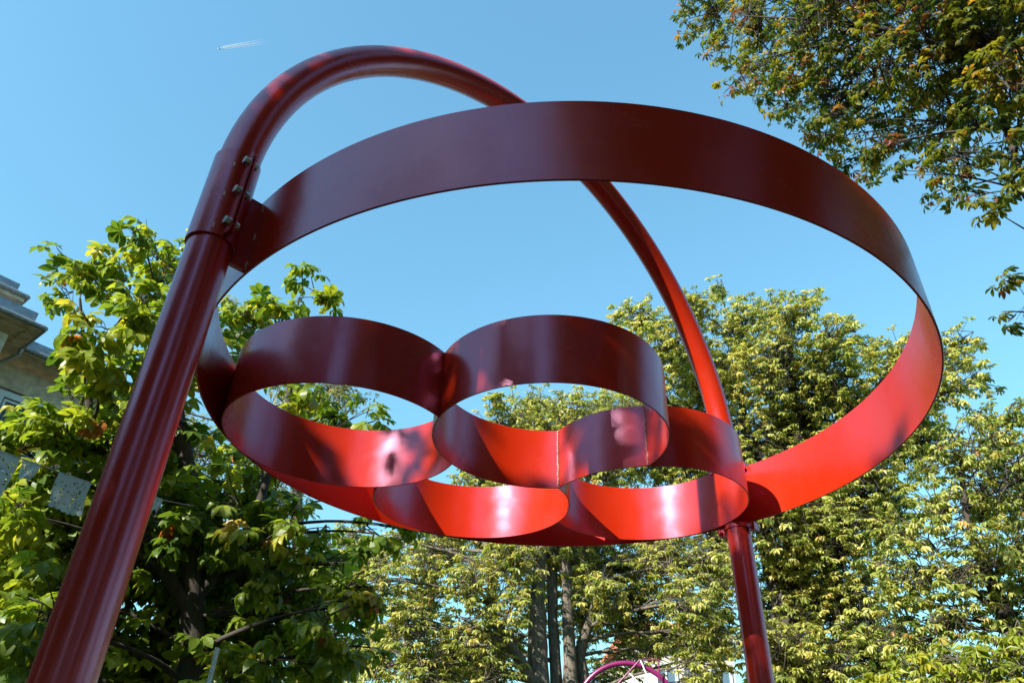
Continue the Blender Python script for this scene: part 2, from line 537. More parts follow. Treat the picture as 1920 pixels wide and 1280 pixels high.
def leaf_set(kind, seed):
    rng = random.Random(seed)
    if kind == 'near': return [palmate(rng.choice((5, 5, 6, 7)), .19 * rng.uniform(.85, 1.12), True, rng, .25, rng.uniform(.25, .95)) for _ in range(9)]
    if kind == 'over': return [palmate(rng.choice((5, 5, 6)), .135, True, rng, .19, .6) for _ in range(6)]
    if kind == 'far': return [palmate(rng.choice((4, 5, 5, 6)), .25 * rng.uniform(.8, 1.15), False, rng, rng.uniform(.15, .22), rng.uniform(.35, 1.2)) for _ in range(12)]
    if kind == 'fine': return [single_leaf(.13, rng) for _ in range(3)]

def frames(dirs, ups):
    x = dirs / np.linalg.norm(dirs, axis=1, keepdims=True)
    y = np.cross(ups, x); y /= np.linalg.norm(y, axis=1, keepdims=True) + 1e-9
    z = np.cross(x, y)
    return np.stack([x, y, z], axis=2)

def foliage_mesh(name, sets, pos, F, scale, tint, which, mat):
    Vs = []; Ts = []; Tt = []; base = 0
    for k, (V, T) in enumerate(sets):
        idx = np.nonzero(which == k)[0]
        if len(idx) == 0: continue
        v = np.einsum('nij,vj->nvi', F[idx], V) * scale[idx][:, None, None] + pos[idx][:, None, :]
        Vs.append(v.reshape(-1, 3))
        t = T[None] + (np.arange(len(idx)) * len(V))[:, None, None] + base
        Ts.append(t.reshape(-1, 3)); Tt.append(np.repeat(tint[idx], len(V)))
        base += len(idx) * len(V)
    V = np.concatenate(Vs).astype(np.float32); T = np.concatenate(Ts).astype(np.int32); TT = np.concatenate(Tt).astype(np.float32)
    me = bpy.data.meshes.new(name)
    me.vertices.add(len(V)); me.vertices.foreach_set("co", V.ravel())
    me.loops.add(T.size); me.loops.foreach_set("vertex_index", T.ravel())
    me.polygons.add(len(T)); me.polygons.foreach_set("loop_start", np.arange(len(T), dtype=np.int32) * 3)
    me.attributes.new("tint", 'FLOAT', 'POINT').data.foreach_set("value", TT)
    me.materials.append(mat)
    me.update(calc_edges=True)
    return me

def bez(p0, p1, p2, n):
    return [p0.lerp(p1, t).lerp(p1.lerp(p2, t), t) for t in [i / n for i in range(n + 1)]]

def build_tree(name, label, base, trunks, clumps, kind, leafmat, bark, per_m3=60, rosette=5, n_obj=0, seed=1, group=None,
               tint_mu=.4, tint_sd=.22, tint_edge=None, leaf_scale=1.0, twig_r=.006, limb_r=.05, hang=0.0, cat="tree", shell=.55, outward=.65):
    """trunks: list of (points, radii); clumps: list of (centre, radius vector)"""
    rng = random.Random(seed); nr = np.random.default_rng(seed)
    root = empty(name, base)
    tag(root, label, cat, group)
    tb = MB(); trunk_pts = []
    for pts, rad in trunks:
        pts = [Vector(p) for p in pts]
        # wobble and subdivide
        fine = []; fr = []
        for i in range(len(pts) - 1):
            for q in range(4):
                t = q / 4
                fine.append(pts[i].lerp(pts[i + 1], t) + Vector((rng.uniform(-1, 1), rng.uniform(-1, 1), 0)) * rad[i] * .16)
                fr.append((rad[i] * (1 - t) + rad[i + 1] * t) * rng.uniform(.93, 1.09))
        fine.append(pts[-1]); fr.append(rad[-1])
        tb.tube(fine, fr, 14)
        trunk_pts += list(zip(fine, fr))
    tb.build("trunk", bark, root)
    bb = MB(); tw = MB()
    P = []; D = []; TI = []; U = []
    for (c, r) in clumps:
        c = Vector(c); r = Vector(r) if hasattr(r, '__len__') else Vector((r, r, r))
        rm = (r.x * r.y * r.z) ** (1 / 3)
        # limb from the best trunk point
        best = min(trunk_pts, key=lambda q: (q[0] - c).length + max(0, q[0].z - c.z + .2) * 1.5 + q[1] * 2)
        p0, tr = best
        midp = p0.lerp(c, .5) + Vector((rng.uniform(-1, 1) * .1, rng.uniform(-1, 1) * .1, .12)) * (c - p0).length
        lr = min(tr * .6, limb_r * (.6 + .5 * rm))
        limb = bez(p0, midp, c, 8)
        bb.tube(limb, [lr * (1 - .7 * i / 8) for i in range(9)], 7, False)
        vol = 4.19 * r.x * r.y * r.z
        ntw = max(4, int(per_m3 * vol ** .8))
        nsub = max(3, int(ntw / 9))
        subs = []
        for s in range(nsub):
            v = Vector(nr.normal(size=3)).normalized()
            e = c + Vector((v.x * r.x, v.y * r.y, v.z * r.z)) * rng.uniform(.35, .8)
            st = limb[rng.choice((4, 5, 6, 7, 8))]
            cv = bez(st, st.lerp(e, .5) + Vector((0, 0, .08 * rm)), e, 4)
            bb.tube(cv, [lr * .34 * (1 - .6 * i / 4) for i in range(5)], 5, False)
            subs.append(cv)
        for s in range(ntw):
            v = Vector(nr.normal(size=3)).normalized()
            q = rng.random() ** shell
            e = c + Vector((v.x * r.x, v.y * r.y, v.z * r.z)) * (q * rng.uniform(.85, 1.12))
            cv = min((rng.choice(subs) for _ in range(3)), key=lambda z: (z[-1] - e).length)
            st = cv[rng.choice((2, 3, 4))]
            m = st.lerp(e, .6) + Vector((rng.uniform(-1, 1), rng.uniform(-1, 1), rng.uniform(-.3, 1))) * .06 * rm
            if twig_r > 0: tw.tube([st, m, e], [twig_r * 1.3, twig_r, twig_r * .5], 4, False, False)
            d0 = (e - m).normalized()
            edge = q * (0.5 + .5 * max(-1, min(1, (v.z + 1) / 2)))
            tm = tint_mu + rng.gauss(0, tint_sd * .7)
            if tint_edge: tm += tint_edge(e, q)
            a0 = rng.uniform(0, 6.28)
            nro = max(2, rosette + rng.choice((-2, -1, 0, 0, 1)))
            for k in range(nro):
                a = a0 + 6.283 * k / nro + rng.uniform(-.4, .4)
                side = Vector((math.cos(a), math.sin(a), rng.uniform(-.5, .35) - hang))
                dd = (side + d0 * rng.uniform(.2, .9)).normalized()
                P.append(e + dd * rng.uniform(.03, .12) * leaf_scale + Vector((0, 0, -.02)))
                D.append(dd)
                uu = Vector((rng.gauss(0, .4), rng.gauss(0, .4), 1)) + Vector((v.x, v.y, 0)) * outward
                U.append(uu)
                tv = min(1 if tint_edge else .92, max(0, tm + rng.gauss(0, tint_sd * .6)))
                TI.append(rng.uniform(.94, 1) if rng.random() < .015 else tv)
    tag(bb.build("branches", bark, root), kind="stuff")
    if tw.v: tag(tw.build("twigs", bark, root), kind="stuff")
    P = np.array([tuple(p) for p in P]); D = np.array([tuple(p) for p in D]); U = np.array([tuple(p) for p in U]); TI = np.array(TI)
    N = len(P)
    sets = leaf_set(kind, seed + 5)
    Fm = frames(D, U)
    sc = nr.uniform(.5, 1.25, N) * leaf_scale
    wh = nr.integers(0, len(sets), N)
    keep = np.ones(N, bool)
    if n_obj:
        # the leaves that show largest: nearest to the camera, inside the picture
        cp = np.array((0, 0, CAM_Z)); rel = P - cp
        Rm = np.array([tuple(_r), tuple(_u), tuple(_f)])
        q = rel @ Rm.T
        vis = (q[:, 2] > .1) & (np.abs(q[:, 0] / q[:, 2]) < .70) & (np.abs(q[:, 1] / q[:, 2]) < .465)
        score = np.where(vis, sc / np.linalg.norm(rel, axis=1), -1)
        order = np.argsort(-score)[:n_obj]
        order = [i for i in order if vis[i]]
        meshes = []
        for (V, T) in sets:
            me = bpy.data.meshes.new("leaf")
            me.from_pydata([tuple(v) for v in V], [], [tuple(int(a) for a in t) for t in T])
            me.materials.append(leafmat[1]); meshes.append(me)
        inv = Matrix.Translation(-Vector(base))
        for i in order:
            o = bpy.data.objects.new("leaf", meshes[wh[i]])
            o.parent = root; o.matrix_parent_inverse = inv
            t = float(TI[i]); o.color = (t, t, t, 1)
            f = Fm[i] * sc[i]; p = P[i]
            o.matrix_basis = Matrix(((f[0, 0], f[0, 1], f[0, 2], p[0]), (f[1, 0], f[1, 1], f[1, 2], p[1]), (f[2, 0], f[2, 1], f[2, 2], p[2]), (0, 0, 0, 1)))
            COL.objects.link(o)
            keep[i] = False
    me = foliage_mesh("foliage", sets, P[keep], Fm[keep], sc[keep], TI[keep], wh[keep], leafmat[0])
    fo = link("foliage", me, root)
    tag(fo, kind="stuff")
    print(name, "leaves", N, "tris", len(me.polygons))
    return root

def clumps_px(lst, dist, spread, seed, depth=1.0, shrink=.92):
    """crown clumps: (px, py, radius px[, distance]) turned into places and metres"""
    rng = random.Random(seed)
    out = []
    for it in lst:
        d = it[3] if len(it) > 3 else dist + rng.uniform(-spread, spread)
        c = at(it[0], it[1], d)
        r = it[2] / F_PX * (c - Vector((0, 0, CAM_Z))).length
        r *= shrink
        out.append((c, (r, r * depth, r)))
    return out

def gpt(px, py, dist, z):
    p = at(px, py, dist); return Vector((p.x, p.y, z))

# --- broad-leaved young chestnut behind the left leg
LT = [(255, 425, 34), (150, 500, 48), (110, 535, 34), (215, 520, 60), (300, 500, 60), (170, 610, 60), (270, 600, 80), (330, 480, 45), (150, 640, 30),
      (185, 720, 60), (250, 720, 90), (80, 810, 56), (40, 880, 70), (170, 830, 90), (290, 820, 90), (350, 650, 80), (340, 780, 70),
      (565, 535, 40), (600, 560, 26), (470, 600, 60), (440, 680, 60), (520, 580, 34), (590, 790, 60), (640, 780, 50), (700, 790, 38), (560, 740, 60),
      (480, 880, 90), (400, 960, 100), (130, 960, 100), (40, 1030, 90), (210, 1040, 110), (380, 1090, 110), (520, 1010, 100), (600, 1000, 60), (700, 1000, 40),
      (500, 1160, 110), (330, 1210, 110), (640, 1140, 80), (690, 1100, 50), (80, 1180, 110), (200, 1220, 110), (600, 1230, 90), (690, 1220, 46), (450, 1260, 90),
      (760, 990, 22), (640, 1060, 55), (20, 960, 60), (60, 1100, 70), (20, 1230, 80), (120, 890, 60), (25, 800, 40), (70, 775, 34), (130, 1270, 80), (150, 760, 50)]
lt_base = gpt(372, 1280, 6.6, 0)
cl = clumps_px(LT, 6.4, .8, 3, 1.3, .88)
cl += clumps_px([(300, 980, 110), (470, 1060, 110), (150, 1090, 120), (560, 1170, 100), (330, 1150, 110), (60, 960, 80), (440, 820, 60), (230, 860, 80), (450, 1230, 110), (250, 1270, 110), (610, 1090, 70)], 7.5, .3, 4, 1.2, .9)
build_tree("young_chestnut_tree", "leafy young chestnut tree with broad leaves close behind the thick left leg", lt_base,
           [([lt_base + Vector((0, 0, -.2)), gpt(372, 1280, 6.6, 2.2), at(366, 1100, 6.6), at(352, 900, 6.5), at(325, 720, 6.4), at(292, 560, 6.4)], [.13, .11, .095, .075, .05, .02]),
            ([at(366, 1120, 6.6), at(470, 1000, 6.5), at(540, 760, 6.4), at(560, 560, 6.4)], [.06, .045, .03, .01]),
            ([at(367, 1160, 6.6), at(260, 1000, 6.5), at(170, 800, 6.4), at(150, 560, 6.3)], [.06, .045, .03, .01])],
           cl, 'near', LEAF['green'], M['bark_dark'], per_m3=56, rosette=5, n_obj=300, seed=11, tint_mu=.5, tint_sd=.26, leaf_scale=.84, twig_r=.005, limb_r=.03)

# --- overhanging chestnut, upper right
OT = [(1290, 55, 26), (1350, 80, 36), (1450, 130, 46), (1420, 185, 24), (1530, 265, 34), (1590, 310, 30), (1700, 320, 34), (1830, 370, 34), (1325, 25, 46), (1300, -30, 50), (1420, 50, 70), (1400, 120, 44), (1370, 160, 24), (1540, 50, 100), (1500, 150, 70), (1600, 170, 100), (1710, 70, 110), (1560, 240, 52), (1640, 280, 52), (1690, 220, 60), (1640, 320, 22),
      (1820, 90, 110), (1790, 210, 90), (1800, 300, 62), (1770, 375, 34), (1845, 380, 26), (1900, 150, 80), (1905, 260, 50), (1900, 330, 30), (1895, 520, 28), (1905, 600, 26), (1460, 210, 28), (1760, 290, 40),
      (1450, -70, 110), (1650, -80, 150), (1850, -70, 150), (2010, 60, 140), (2040, 200, 100), (2150, -100, 200), (2000, -250, 220), (1700, -280, 200), (2200, 250, 200), (2350, 500, 180)]
ot_base = Vector((7.4, 3.2, 0))
cl = clumps_px(OT, 5.4, .7, 5, 1.2)
cl += [((6.5, 0.5, 9.5), (2.4, 2.4, 1.8)), ((4.5, -1.5, 10.5), (2.2, 2.2, 1.8)), ((8.0, -1.5, 8.5), (2.4, 2.4, 2.0)), ((3.0, -3.5, 9.5), (2.2, 2.2, 2.0)), ((5.5, -4.0, 8.0), (2.4, 2.4, 2.2)), ((8.2, 2.5, 7.0), (2.0, 2.0, 1.8)),
       ((0.2, -1.6, 12.6), (1.3, 1.3, 1.2)), ((1.6, -1.4, 12.8), (2.0, 2.0, 1.5)), ((3.0, -0.2, 12.8), (1.8, 1.8, 1.4)), ((-0.2, -1.1, 11.4), 1.1), ((0.6, -1.9, 11.6), 1.2), ((2.0, -0.6, 11.4), 1.2),  # overhead clumps, out of view, added to shade the hanging branches
       ((0.9, -2.6, 10.4), (1.4, 1.6, 1.6)), ((2.0, -3.6, 11.2), 1.9), ((0.7, -4.6, 11.4), (1.5, 1.7, 1.7)), ((3.6, -2.6, 12.0), 2.0)]  # unseen clumps added so the large ring mirrors leaves instead of sky
def ot_edge(e, q):
    # the tips that reach out towards the sculpture have turned brown first
    return .22 * max(0, min(1, (2.6 - e.x) / 1.6)) + .10
build_tree("autumn_chestnut_tree", "tall chestnut with browning leaves hanging into the upper right corner", ot_base,
           [([ot_base + Vector((0, 0, -.2)), Vector((7.2, 3.1, 4)), Vector((6.4, 2.9, 8)), Vector((5.6, 2.4, 11)), Vector((5.2, 2.0, 13))], [.42, .36, .28, .16, .06]),
            ([Vector((6.2, 2.9, 8.6)), at(1885, -60, 5.6), at(1870, 20, 5.5), at(1840, 130, 5.4), at(1770, 230, 5.3)], [.09, .065, .05, .032, .012]),
            ([at(1850, 110, 5.4), at(1885, 240, 5.3), at(1925, 360, 5.2), at(1950, 470, 5.2), at(1945, 600, 5.2)], [.035, .022, .014, .010, .005]),
            ([at(1870, 20, 5.5), at(1700, 60, 5.3), at(1550, 40, 5.1), at(1400, 30, 5.0)], [.035, .026, .016, .006])],
           cl, 'over', LEAF['autumn'], M['bark_dark'], per_m3=118, rosette=4, n_obj=300, seed=21, tint_mu=.33, tint_sd=.28, tint_edge=ot_edge, leaf_scale=.60, twig_r=.005, limb_r=.03, hang=.2)

# --- centre chestnut with pale trunks
CT = [(950, 800, 70), (1080, 775, 60), (1180, 790, 70), (1000, 880, 90), (1120, 880, 90), (900, 880, 60), (930, 750, 30), (760, 900, 60),
      (720, 1090, 55), (800, 1050, 70), (880, 1090, 70), (760, 1170, 70), (700, 1250, 55), (840, 1220, 80), (900, 1180, 60), (960, 1050, 80), (1060, 1040, 80), (1160, 1060, 80), (1250, 1050, 80), (1320, 1060, 60),
      (1200, 1140, 70), (1290, 1130, 70), (1330, 1200, 60), (1130, 1110, 60), (960, 1140, 42, 15.2), (1300, 1250, 46), (800, 1280, 80), (920, 1270, 70), (1180, 1230, 40), (660, 1010, 40), (1130, 1270, 50, 20.0), (1230, 1220, 40), (950, 1210, 60, 20.0), (1095, 1170, 60, 20.5), (1000, 1120, 60, 20.5), (1090, 1090, 60, 19.5), (1290, 1195, 34, 18.5), (1345, 1235, 40, 18.5), (1320, 1290, 40, 18.5), (790, 1130, 60, 19.5), (880, 1250, 60, 19.5), (720, 1200, 50, 19.5), (1250, 1190, 40, 19.5), (1180, 1180, 50, 19.5), (1350, 1090, 60, 19.5), (1345, 1160, 50, 19.5), (850, 1000, 60, 19.5), (1230, 1010, 60, 19.5), (1000, 770, 50, 18.5), (1040, 810, 80, 19), (1130, 765, 46, 18.5), (960, 850, 70, 19), (1240, 850, 80, 19), (1150, 840, 70, 19), (680, 1060, 45, 19), (740, 1020, 36, 18), (830, 1010, 46, 18.5), (920, 1010, 60, 19), (1100, 1010, 70, 19.5), (1000, 1010, 70, 19.5), (1350, 1010, 60, 19.5)]
ct = gpt(1025, 1280, 17, 0)
cl = clumps_px(CT, 17.2, 1.6, 7, 1.4)
build_tree("pale_trunk_chestnut_tree", "sunlit green chestnut with several pale grey trunks behind the rings", ct,
           [([ct + Vector((0, 0, -.2)), gpt(1015, 1280, 17, 3), at(1010, 1240, 17), at(1005, 1130, 17), at(1015, 1030, 17), at(1050, 900, 17)], [.32, .25, .215, .18, .13, .05]),
            ([ct + Vector((.5, .3, -.2)), gpt(1046, 1280, 17.3, 3), at(1041, 1240, 17.3), at(1034, 1080, 17.3), at(1030, 1000, 17.3), at(1010, 860, 17.2)], [.2, .16, .13, .11, .09, .04]),
            ([ct + Vector((.9, .2, -.2)), gpt(1068, 1280, 17.1, 3), at(1068, 1240, 17.1), at(1062, 1050, 17.1), at(1100, 900, 17.0)], [.22, .18, .15, .11, .05]),
            ([ct + Vector((1.4, .5, 1.5)), at(1085, 1230, 17.4), at(1120, 1120, 17.3), at(1135, 1060, 17.3)], [.16, .13, .09, .05]),
            ([gpt(1000, 1280, 16.8, 4.2), at(925, 1160, 16.4), at(920, 1060, 16.6), at(900, 960, 16.8)], [.13, .12, .10, .06])],
           cl, 'far', LEAF['mid'], M['bark_pale'], per_m3=54, rosette=5, n_obj=200, seed=31, tint_mu=.58, tint_sd=.28, leaf_scale=.58, twig_r=.008, limb_r=.05, group="park trees behind the sculpture")

# --- big right chestnut
RT = [(1345, 540, 24), (1300, 580, 50), (1200, 600, 48), (1160, 590, 24), (1250, 650, 70), (1390, 610, 60), (1450, 585, 40), (1495, 590, 50), (1520, 565, 24), (1590, 620, 26), (1560, 640, 50), (1450, 690, 90), (1330, 720, 100), (1560, 720, 80), (1630, 660, 38),
      (1690, 670, 52), (1790, 650, 42), (1770, 720, 56), (1845, 715, 28), (1500, 800, 100), (1650, 780, 90), (1400, 850, 100), (1590, 890, 100), (1720, 830, 70), (1450, 960, 100), (1550, 1010, 100), (1650, 960, 80), (1490, 1120, 100), (1590, 1130, 90),
      (1450, 1220, 80), (1540, 1250, 90), (1310, 880, 90), (1220, 760, 70), (1640, 1220, 80)]
rt = gpt(1470, 1280, 20, 0)
cl = clumps_px(RT, 19.5, 1.8, 9, 1.4)
build_tree("broad_chestnut_tree", "broad tall chestnut with dark limbs behind the right side of the large ring", rt,
           [([rt + Vector((0, 0, -.2)), gpt(1465, 1280, 20, 4), at(1470, 1180, 20), at(1490, 1050, 20), at(1540, 940, 20), at(1600, 830, 20)], [.5, .44, .4, .33, .22, .1]),
            ([at(1475, 1160, 20), at(1430, 1000, 20), at(1400, 850, 20), at(1380, 640, 20)], [.26, .2, .13, .05]),
            ([at(1490, 1050, 20), at(1500, 850, 20), at(1480, 640, 20)], [.2, .13, .05])],
           cl, 'far', LEAF['mid'], M['bark_dark'], per_m3=46, rosette=5, n_obj=200, seed=41, tint_mu=.60, tint_sd=.28, leaf_scale=.62, twig_r=.008, limb_r=.06, group="park trees behind the sculpture")

# --- leaning tree at the far right
FT = [(1800, 850, 70), (1880, 830, 60), (1910, 780, 34), (1850, 940, 80), (1760, 950, 60), (1905, 1030, 70), (1820, 1060, 80), (1730, 1070, 70), (1890, 1150, 60), (1780, 1160, 70), (1700, 1190, 70), (1940, 900, 90), (1960, 1100, 90), (1660, 1080, 50), (1850, 780, 34), (1700, 1000, 50)]
ft = gpt(1960, 1280, 15, 0)
cl = clumps_px(FT, 15.5, 1.4, 13, 1.3)
build_tree("leaning_tree", "open green tree with a dark leaning trunk at the right edge", ft,
           [([ft + Vector((.8, 0, -.2)), at(1945, 1270, 15), at(1890, 1160, 15), at(1850, 1070, 15), at(1815, 980, 15), at(1800, 880, 15)], [.2, .15, .12, .1, .07, .03]),
            ([at(1880, 1150, 15), at(1800, 1090, 15), at(1740, 1010, 15)], [.06, .045, .02])],
           cl, 'far', LEAF['mid'], M['bark_dark'], per_m3=42, rosette=5, n_obj=150, seed=51, tint_mu=.48, tint_sd=.28, leaf_scale=.56, twig_r=.008, limb_r=.04, group="park trees behind the sculpture")

YT = [(1800, 1260, 60), (1890, 1250, 60), (1720, 1275, 50), (1905, 1190, 34), (1850, 1300, 80), (1650, 1300, 50)]
yt = gpt(1830, 1280, 12, 0)
build_tree("yellow_green_tree", "low bright yellow-green tree in the lower right corner", yt,
           [([yt + Vector((0, 0, -.2)), gpt(1835, 1280, 12, 2), gpt(1825, 1280, 12, 3.2)], [.12, .09, .04])],
           clumps_px(YT, 12, .8, 15, 1.3), 'far', LEAF['yellow'], M['bark'], per_m3=70, rosette=5, n_obj=120, seed=61, tint_mu=.5, tint_sd=.25, leaf_scale=.62, twig_r=.005, limb_r=.03)

PT = [(455, 600, 44), (640, 740, 60), (540, 680, 60), (700, 1040, 60), (650, 1090, 60), (600, 1200, 80), (690, 1180, 60), (720, 1020, 30), (540, 800, 80), (500, 950, 90), (430, 1100, 110), (600, 1080, 80), (80, 740, 30), (620, 1270, 70), (330, 850, 90), (330, 1000, 90)]
pt_ = gpt(560, 1280, 24, 0)
build_tree("pale_feathery_tree", "pale feathery tree showing through gaps behind the broad-leaved young tree", pt_,
           [([pt_ + Vector((0, 0, -.2)), gpt(560, 1280, 24, 6), at(555, 900, 24), at(550, 720, 24)], [.35, .28, .15, .05])],
           clumps_px(PT, 24, 1.5, 17, 1.3), 'fine', LEAF['pale'], M['bark'], per_m3=14, rosette=14, n_obj=0, seed=71, tint_mu=.5, tint_sd=.25, leaf_scale=1.6, twig_r=.01, limb_r=.05)

# --- trees that stand behind the photographer: they shade the near half of the sculpture and mirror in its paint
def row_tree(pos, top, rad, seed, label, low=3.0, dens=13, flat=.45, extra=(), ls=1.0):
    x, y = pos
    rng = random.Random(seed)
    b = Vector((x, y, 0)); cl = []
    nl = max(2, round((top - low) / (rad * .55)))
    for q in range(nl):
        z = low + rad * .35 + (top - low - rad * .75) * q / (nl - 1)
        w = rad * (1 - flat * ((z - low) / (top - low)) ** 2)
        cl.append(((x, y, z), rad * .4))
        for k in range(6):
            a = 6.283 * (k + .5 * (q % 2)) / 6 + rng.uniform(-.2, .2)
            cl.append(((x + math.cos(a) * w * .66, y + math.sin(a) * w * .66, z + rng.uniform(-.2, .2) * rad), rad * rng.uniform(.36, .44)))
    cl += list(extra)
    build_tree("park_tree", label, b, [([b + Vector((0, 0, -.2)), b + Vector((.1, 0, low)), b + Vector((0, .1, top * .65)), b + Vector((0, 0, top * .85))], [.35, .28, .16, .05])],
               cl, 'far', LEAF['dark'], M['bark'], per_m3=dens, rosette=5, seed=seed, twig_r=0, tint_mu=.45, leaf_scale=ls, group="trees behind the viewpoint")
HX, HY = math.cos(SUN_AZ), math.sin(SUN_AZ)
def behind(d, u): return (HX * d + HY * u, HY * d - HX * u)
row_tree(behind(7.2, 3.1), 9.55, 2.5, 101, "dense green tree left behind the viewpoint, its crown shading the left leg", 2.6, 34, .05, [((*behind(7.2, 2.42), 10.75), (.52, .52, .95))])  # raised crown clump added to shade the right post and small ring wall
row_tree(behind(7.4, 0.0), 10.7, 2.5, 102, "dense green tree straight behind the viewpoint", 3.0, 30, .05)
ORD = ('first', 'second', 'third', 'fourth', 'fifth', 'sixth', 'seventh', 'eighth', 'ninth')
for k in range(9):  # unseen tree belt added to block bright horizon gaps mirrored in the leg
    an = math.radians(172 + 21 * k)
    row_tree((21 * math.cos(an), 21 * math.sin(an)), 10.0 + 1.5 * ((k * 7) % 3), 3.9, 120 + k, ORD[k] + " unseen tree from the brick house in the belt added far behind the viewpoint", 1.2, 1.6, .3, (), 2.2)
row_tree((2.5, -11.0), 15.0, 4.0, 103, "tallest green tree behind the viewpoint, right of centre", 4.0, 8)
row_tree((10.0, -7.0), 14.0, 4.0, 104, "wide green tree right behind the viewpoint", 4.0, 8)

# ------------------------------------------------------------------ building at the left edge
def mat_brick():
    m, n, l, p = new_mat("brown_brick_wall")
    tc = n.new("ShaderNodeTexCoord")
    br = n.new("ShaderNodeTexBrick"); br.inputs["Scale"].default_value = 4.0
    br.inputs["Color1"].default_value = (0.16, 0.095, 0.065, 1); br.inputs["Color2"].default_value = (0.25, 0.16, 0.11, 1)
    br.inputs["Mortar"].default_value = (0.38, 0.35, 0.31, 1); br.inputs["Mortar Size"].default_value = 0.025
    br.inputs["Brick Width"].default_value = 0.9; br.inputs["Row Height"].default_value = 0.28
    mp = n.new("ShaderNodeMapping"); mp.inputs["Rotation"].default_value = (math.radians(90), 0, 0)
    l.new(tc.outputs["UV"], br.inputs["Vector"])
    l.new(br.outputs["Color"], p.inputs["Base Color"])
    p.inputs["Roughness"].default_value = 0.9
    b = n.new("ShaderNodeBump"); b.inputs["Strength"].default_value = 0.5; b.inputs["Distance"].default_value = 0.01
    l.new(br.outputs["Fac"], b.inputs["Height"]); b.invert = True
    l.new(b.outputs[0], p.inputs["Normal"])
    return m
M['brick'] = mat_brick()
M['soffit'] = simple("weathered_cream_boarding", (0.50, 0.41, 0.28), 0.8, 0, .3, 6, .2)
M['lead'] = simple("grey_lead_sheet", (0.20, 0.23, 0.28), 0.45, 0.3, .25, 8)
M['gutter'] = simple("zinc_gutter", (0.24, 0.25, 0.25), 0.5, 0.4, .3, 10)
M['white'] = simple("aged_white_window_paint", (0.62, 0.66, 0.64), 0.5, 0, .12, 30)
def mat_glass():
    m, n, l, p = new_mat("dark_window_glass")
    p.inputs["Base Color"].default_value = (0.02, 0.025, 0.03, 1)
    p.inputs["Roughness"].default_value = 0.05
    return m
M['glass'] = mat_glass()

def wall_quad(b, p0, d, w, z0, z1, uvs):
    p0 = Vector(p0)
    v = [Vector((p0.x, p0.y, z0)), Vector((p0.x, p0.y, z0)) + d * w, Vector((p0.x, p0.y, z1)) + d * w, Vector((p0.x, p0.y, z1))]
    b.add(v, [(0, 1, 2, 3)]); uvs.append([(0, z0), (w, z0), (w, z1), (0, z1)])

def build_wall(name, quads, mat, parent):
    b = MB(); uvs = []
    for q in quads: wall_quad(b, *q, uvs)
    o = b.build(name, mat, parent)
    uv = o.data.uv_layers.new(name="UVMap")
    flat = [c for f in uvs for p in f for c in p]
    uv.data.foreach_set("uv", flat)
    return o

